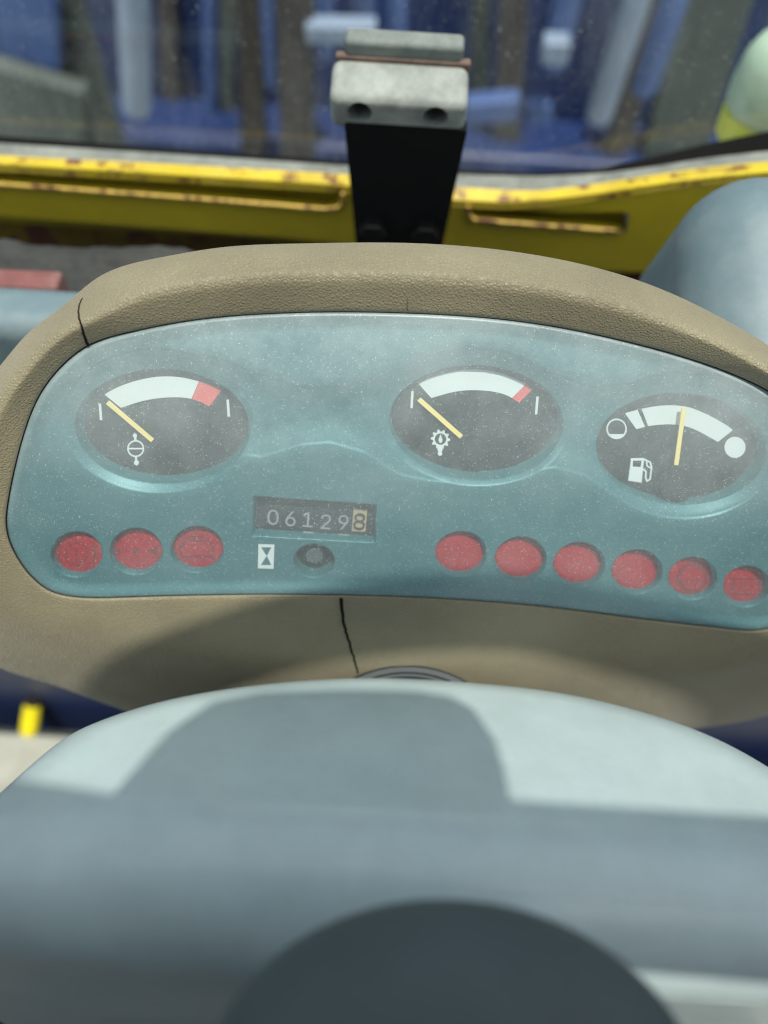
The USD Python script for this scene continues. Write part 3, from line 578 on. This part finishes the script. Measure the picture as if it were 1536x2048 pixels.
# ------------------------------------------------------------------ bracket in the middle
D0, D1 = .505, .435
b0, b1 = at_dist(799, 470, D0), at_dist(801, 250, D1)
pa = unit(b1 - b0); pa[0] = 0; pa = unit(pa); ma = np.cross([1, 0, 0], pa)      # along the upright, and out of its face
BR = thing('bracket', 'weathered grey plastic mounting block on a black steel upright in front of the windscreen', 'bracket')
L_ = np.linalg.norm(b1 - b0); w0_, w1_ = 164/FPX*D0/2, 221/FPX*D1/2
pl = Polygon([(-w0_, -.02), (w0_, -.02), (w1_, L_ - .001), (-w1_, L_ - .001)]).buffer(-.002).buffer(.002)
obj('upright', prism(pl, -.006, 0, frame4([1, 0, 0], pa, ma, b0)), MT['black_matt'], BR, smooth=False)
DB = .425; o_ = at_dist(797, 203, DB); vw = unit(CAM - o_); wB = 247/FPX*DB
hp = 52/FPX*DB/np.dot(ma, vw); dm = 66/FPX*DB/np.dot(pa, vw); hl = 38/FPX*DB/np.dot(ma, vw)
def bbox(cx, p0, p1, m0, m1, wid, r_):
    return rounded_box([wid, p1 - p0, m1 - m0], r_, frame4([1, 0, 0], pa, ma, o_ + pa*(p0 + p1)/2 + ma*(m0 + m1)/2 + np.array([cx, 0, 0])))
tb = bbox(0, -hp, 0, -dm, 0, wB, .0045)
body = manifold3d.Manifold(manifold3d.Mesh(tb.vertices.astype(np.float32), tb.faces.astype(np.uint32)))
for px in (728, 865):
    cy = manifold3d.Manifold.cylinder(.03, .0062, .0062, 32)
    body = body - cy.transform(frame4([1, 0, 0], pa, ma, o_ - pa*hp*.42 - ma*.026 + np.array([(px - 797)/FPX*DB, 0, 0]))[:3])
mm = body.to_mesh(); obj('block', trimesh.Trimesh(mm.vert_properties[:, :3], mm.tri_verts, process=False), MT['block'], BR, smooth=35)
obj('gasket', bbox(.001, -.006, .0010, -dm - .003, -dm + .0012, wB*.985, .0012), MT['copper'], BR, smooth=35)
obj('lid', bbox(.0012, -.004, hl*.55, -dm - .0105, -dm - .0002, wB*.86, .0025), MT['block_dark'], BR, smooth=35)
for px, py in ((747, 452), (851, 457)):
    a4 = frame4([1, 0, 0], pa, ma, at_dist(px, py, D0 - .008))
    hexa = Polygon([(.0085*math.cos(k*math.pi/3), .0085*math.sin(k*math.pi/3)) for k in range(6)])
    obj('bolt', cat_mesh(prism(hexa, 0, .007, a4), prism(Point(0, 0).buffer(.0105), -.0025, 0, a4)), MT['black_matt'], BR, smooth=30)

# ------------------------------------------------------------------ dash mouldings and clutter beside the binnacle
c = at_dist(1622, 592, .44); a_ = unit([0, -.35, .94])
rb_ = rounded_box([.160, .130, .13], .038, frame4([1, 0, 0], np.cross(a_, [1, 0, 0]), a_, c + np.array([.012, .0, -.03])), res=48)
dm_ = thing('dash_moulding', 'glossy rounded blue grey plastic moulding behind the right end of the binnacle', 'moulding')
obj('cover', rb_, MT['blue_mould'], dm_, smooth=True)
CL = thing('side_console', 'blue grey plastic console edge at the left behind the binnacle', 'console')
c = at_dist(40, 675, .46)
obj('cover', rounded_box([.22, .034, .09], .012, frame4([1, 0, 0], [0, 1, 0], [0, 0, 1], c + np.array([-.045, .020, -.040])), res=32), MT['blue_mould'], CL, smooth=True)
obj('shade_box', rounded_box([.20, .05, .09], .018, frame4([1, 0, 0], [0, 1, 0], [0, 0, 1], c + np.array([-.045, -.022, -.060])), res=32), MT['dark_plastic'], CL, smooth=True)  # solid dark box; its colour stands in for shade below the lit edge
c = at_dist(50, 570, .49)
obj('red_strip', rounded_box([.085, .014, .018], .0025, frame4([1, .03, 0], [0, 1, 0], [0, 0, 1], c + np.array([-.022, 0, -.004]))), MT['red_strip'], None, smooth=30,
    label='faded red plastic strip lying at the left behind the binnacle', cat='strip')
c = at_dist(110, 533, .515)
tm = rounded_box([.22, .05, .012], .003, frame4([1, 0, 0], [0, 1, 0], [0, 0, 1], c + np.array([-.01, .0, -.012])))
gx_, gy_ = np.meshgrid(np.linspace(-.105, .095, 120), np.linspace(-.024, .024, 50))
gz_ = .012*(meshkit.fbm(np.stack([gx_*45, gy_*70, gx_*0], -1), 5, 3) - .45) - .004 - 8*np.maximum(np.abs(gy_) - .020, 0)**1.6
grime = grid_mesh(np.stack([gx_, gy_, gz_], -1) + c)
TR = thing('dirty_tray', 'dirty black tray of grime under the yellow frame at the left', 'tray')
obj('tray', tm, MT['dirt'], TR, smooth=30); obj('grime', grime, MT['dirt'], TR, smooth=True, kind='stuff')

# ------------------------------------------------------------------ outside and below
gs = np.array([[-60, -60, -1.3], [60, -60, -1.3], [60, 60, -1.3], [-60, 60, -1.3]], float)
obj('ground', trimesh.Trimesh(gs, [[0, 1, 2], [0, 2, 3]], process=False), MT['ground'], None, smooth=False, kind='structure', label='pale concrete ground below the cab')
def post(name, px0, px1, py0, py1, y, mat_, label, cat, depth=.05, r_=.012, group=None):
    a, b = on_y(px0, py0, y), on_y(px1, py1, y); w_ = 0
    return a, b
def bar(p_top, p_bot, y, wpx, mat_, name, label, cat, depth=.04, group=None):
    a, b = on_y(*p_top, y), on_y(*p_bot, y); dist = np.linalg.norm((a + b)/2 - CAM); w_ = wpx/FPX*dist
    d = b - a; L = np.linalg.norm(d); d /= L; nn = unit(np.cross(d, [0, 1.0, 0])); 
    rnd = mat_ in (MT['pale_steel'], MT['mid_blue']) and L > 2.2*w_; depth = w_ if rnd else depth
    m = rounded_box([w_, depth, L], min(w_, depth, L)*(.47 if rnd else .12), frame4(nn, [0, 1, 0], -d if np.dot(np.cross(nn, [0, 1, 0]), -d) > 0 else d, (a + b)/2 + np.array([0, depth/2, 0])), res=12)
    return obj(name, m, mat_, None, smooth=30, label=label, cat=cat, group=group)
WALL = thing('blue_machine_body', 'dark blue painted steel machine body seen through the windscreen', 'machine body')
obj('rear_plate', rounded_box([4.0, .1, 3.0], .02, frame4([1, 0, 0], [0, 1, 0], [0, 0, 1], [0, 1.55, -.3])), MT['blue_paint'], WALL, smooth=30)
obj('cross_beam', rounded_box([4.0, .16, .10], .02, frame4([1, 0, 0], [0, 1, 0], [0, 0, 1], [0, 1.40, on_y(800, 300, 1.40)[2]])), MT['blue_paint'], WALL, smooth=30)
bar((40, -60), (60, 130), 1.2, 90, MT['mid_blue'], 'lift_arm', 'bright blue steel arm in the top left corner', 'steel arm')
bar((90, -60), (215, 330), 1.25, 70, MT['grey_green'], 'hydraulic_hose', 'grey green hydraulic hose slanting down at the far left', 'hose')
bar((256, -60), (268, 252), 1.1, 52, MT['pale_steel'], 'cylinder_rod', 'pale bright cylinder rod at the left behind the glass', 'cylinder rod')
bar((40, 150), (60, 330), 1.15, 190, MT['grey_green'], 'steel_plate', 'dull grey green steel plate low at the left behind the glass', 'plate')
bar((500, -60), (505, 330), 1.3, 44, MT['brown_steel'], 'mast_rail', 'dark brown steel rail, left one of the close pair left of the bracket', 'rail')
bar((535, -60), (548, 190), 1.25, 36, MT['mid_blue'], 'blue_strut', 'blue steel strut between the two brown rails', 'strut')
bar((585, -60), (595, 330), 1.2, 62, MT['brown_steel'], 'mast_rail', 'wide brown steel rail just left of the bracket', 'rail')
bar((640, -60), (640, 140), 1.3, 44, MT['mid_blue'], 'blue_strut', 'blue steel strut between the wide brown rail and the bracket', 'strut')
bar((680, 55), (682, 90), 1.18, 120, MT['pale_steel'], 'pale_plate', 'small bright pale plate beside the bracket top', 'plate')
bar((730, -60), (728, 330), 1.35, 40, MT['mid_blue'], 'blue_strut', 'blue steel strut directly behind the bracket', 'strut')
bar((790, -60), (790, 95), 1.3, 40, MT['mid_blue'], 'blue_strut', 'blue steel strut rising above the bracket lid', 'strut')
bar((1155, -60), (1105, 160), 1.2, 44, MT['mid_blue'], 'slanted_tube', 'slanted blue tube right of the bracket, leftmost of three', 'tube')
bar((1116, 88), (1108, 132), 1.15, 44, MT['pale_steel'], 'pale_block', 'small bright pale block just below the leftmost slanted tube', 'block')
bar((1300, -60), (1195, 265), 1.2, 46, MT['pale_steel'], 'slanted_tube', 'long pale slanted tube, middle of three right of the bracket', 'tube')
bar((1375, -60), (1285, 210), 1.2, 46, MT['mid_blue'], 'slanted_tube', 'slanted blue tube, rightmost of three', 'tube')
bar((1340, -60), (1225, 330), 1.35, 40, MT['brown_steel'], 'slanted_rail', 'dark slanted steel rail between the pale and the blue tube', 'rail')
bar((1450, -60), (1345, 330), 1.35, 110, MT['grey_green'], 'slanted_rail', 'wide grey slanted steel rail right of the three tubes', 'rail')
bar((985, 205), (985, 248), 1.2, 95, MT['mid_blue'], 'blue_block', 'small blue steel block low beside the bracket', 'block')
bar((1080, 215), (1082, 250), 1.2, 40, MT['mid_blue'], 'blue_block', 'small square blue block under the leftmost slanted tube', 'block')
bar((330, -60), (345, 330), 1.45, 30, MT['brown_steel'], 'dark_pipe', 'thin dark pipe right of the bright cylinder rod behind the glass', 'pipe')
bar((415, -60), (420, 330), 1.4, 22, MT['mid_blue'], 'blue_pipe', 'thin blue pipe left of the brown rail pair behind the glass', 'pipe')
bar((455, -60), (450, 330), 1.42, 26, MT['grey_green'], 'grey_pipe', 'thin grey pipe just left of the brown rail pair behind the glass', 'pipe')
bar((965, -60), (955, 330), 1.42, 30, MT['grey_green'], 'grey_pipe', 'thin grey pipe right of the bracket block behind the glass', 'pipe')
bar((1030, -60), (1015, 330), 1.38, 46, MT['brown_steel'], 'dark_rail', 'dark upright rail left of the three slanted tubes', 'rail')
# work lamp at the right edge
WL_ = thing('work_lamp', 'pale green lamp body with a lime yellow base at the right edge outside the glass', 'lamp')
c = on_y(1555, 190, .40); a = np.linspace(0, 2*np.pi, 40, endpoint=False); s_ = np.linalg.norm(c - CAM)/FPX
pr = [(2, 92), (40, 90), (62, 76), (74, 50), (76, 10), (74, -18), (70, -24)]
pm = grid_mesh(np.stack([c + np.outer(np.cos(a)*r_*s_, [1, 0, 0]) + np.outer(np.sin(a)*r_*s_, [0, 1, 0]) + np.array([0, 0, z_*s_]) for r_, z_ in pr]), wrap=True); pm.fix_normals()
obj('lamp_body', pm, MT['lamp_green'], WL_, smooth=40)
pr = [(66, -24), (72, -30), (70, -70), (60, -84), (2, -86)]
pm = grid_mesh(np.stack([c + np.outer(np.cos(a)*r_*s_, [1, 0, 0]) + np.outer(np.sin(a)*r_*s_, [0, 1, 0]) + np.array([0, 0, z_*s_]) for r_, z_ in pr]), wrap=True); pm.fix_normals()
obj('lamp_base', pm, MT['lamp_yellow'], WL_, smooth=40)
# below the binnacle: blue side wall, floor and a yellow lever
FL_ = -.62
def on_z(px, py, z): return on_plane(px, py, [0, 0, z], np.array([0, 0, 1.0]))
f0 = on_z(120, 1470, FL_)
obj('cab_floor', rounded_box([1.6, .8, .03], .006, frame4([1, 0, 0], [0, 1, 0], [0, 0, 1], [0, f0[1] - .40, FL_ - .015])), MT['ground'], None, smooth=30, kind='structure', label='pale dusty cab floor plate')
obj('floor_wall', rounded_box([1.7, .04, .5], .006, frame4([1, 0, 0], [0, 1, 0], [0, 0, 1], [0, f0[1] + .05, FL_ + .13])), MT['blue_paint'], None, smooth=30, kind='structure', label='dark blue front wall of the foot well')
LV = thing('floor_lever', 'bright yellow lever with a black top standing on the pale floor at the lower left', 'lever')
q0, q1 = on_z(58, 1462, FL_), on_z(66, 1405, FL_ + .03)
obj('handle', tube([q0, q0*.5 + q1*.5, q1], [.0095, .0098, .009], 16), MT['chrome_yellow'], LV, smooth=40)
obj('cap', tube([q1, q1 + (q1 - q0)*.35], [.0095, .009], 16), MT['black'], LV, smooth=40)
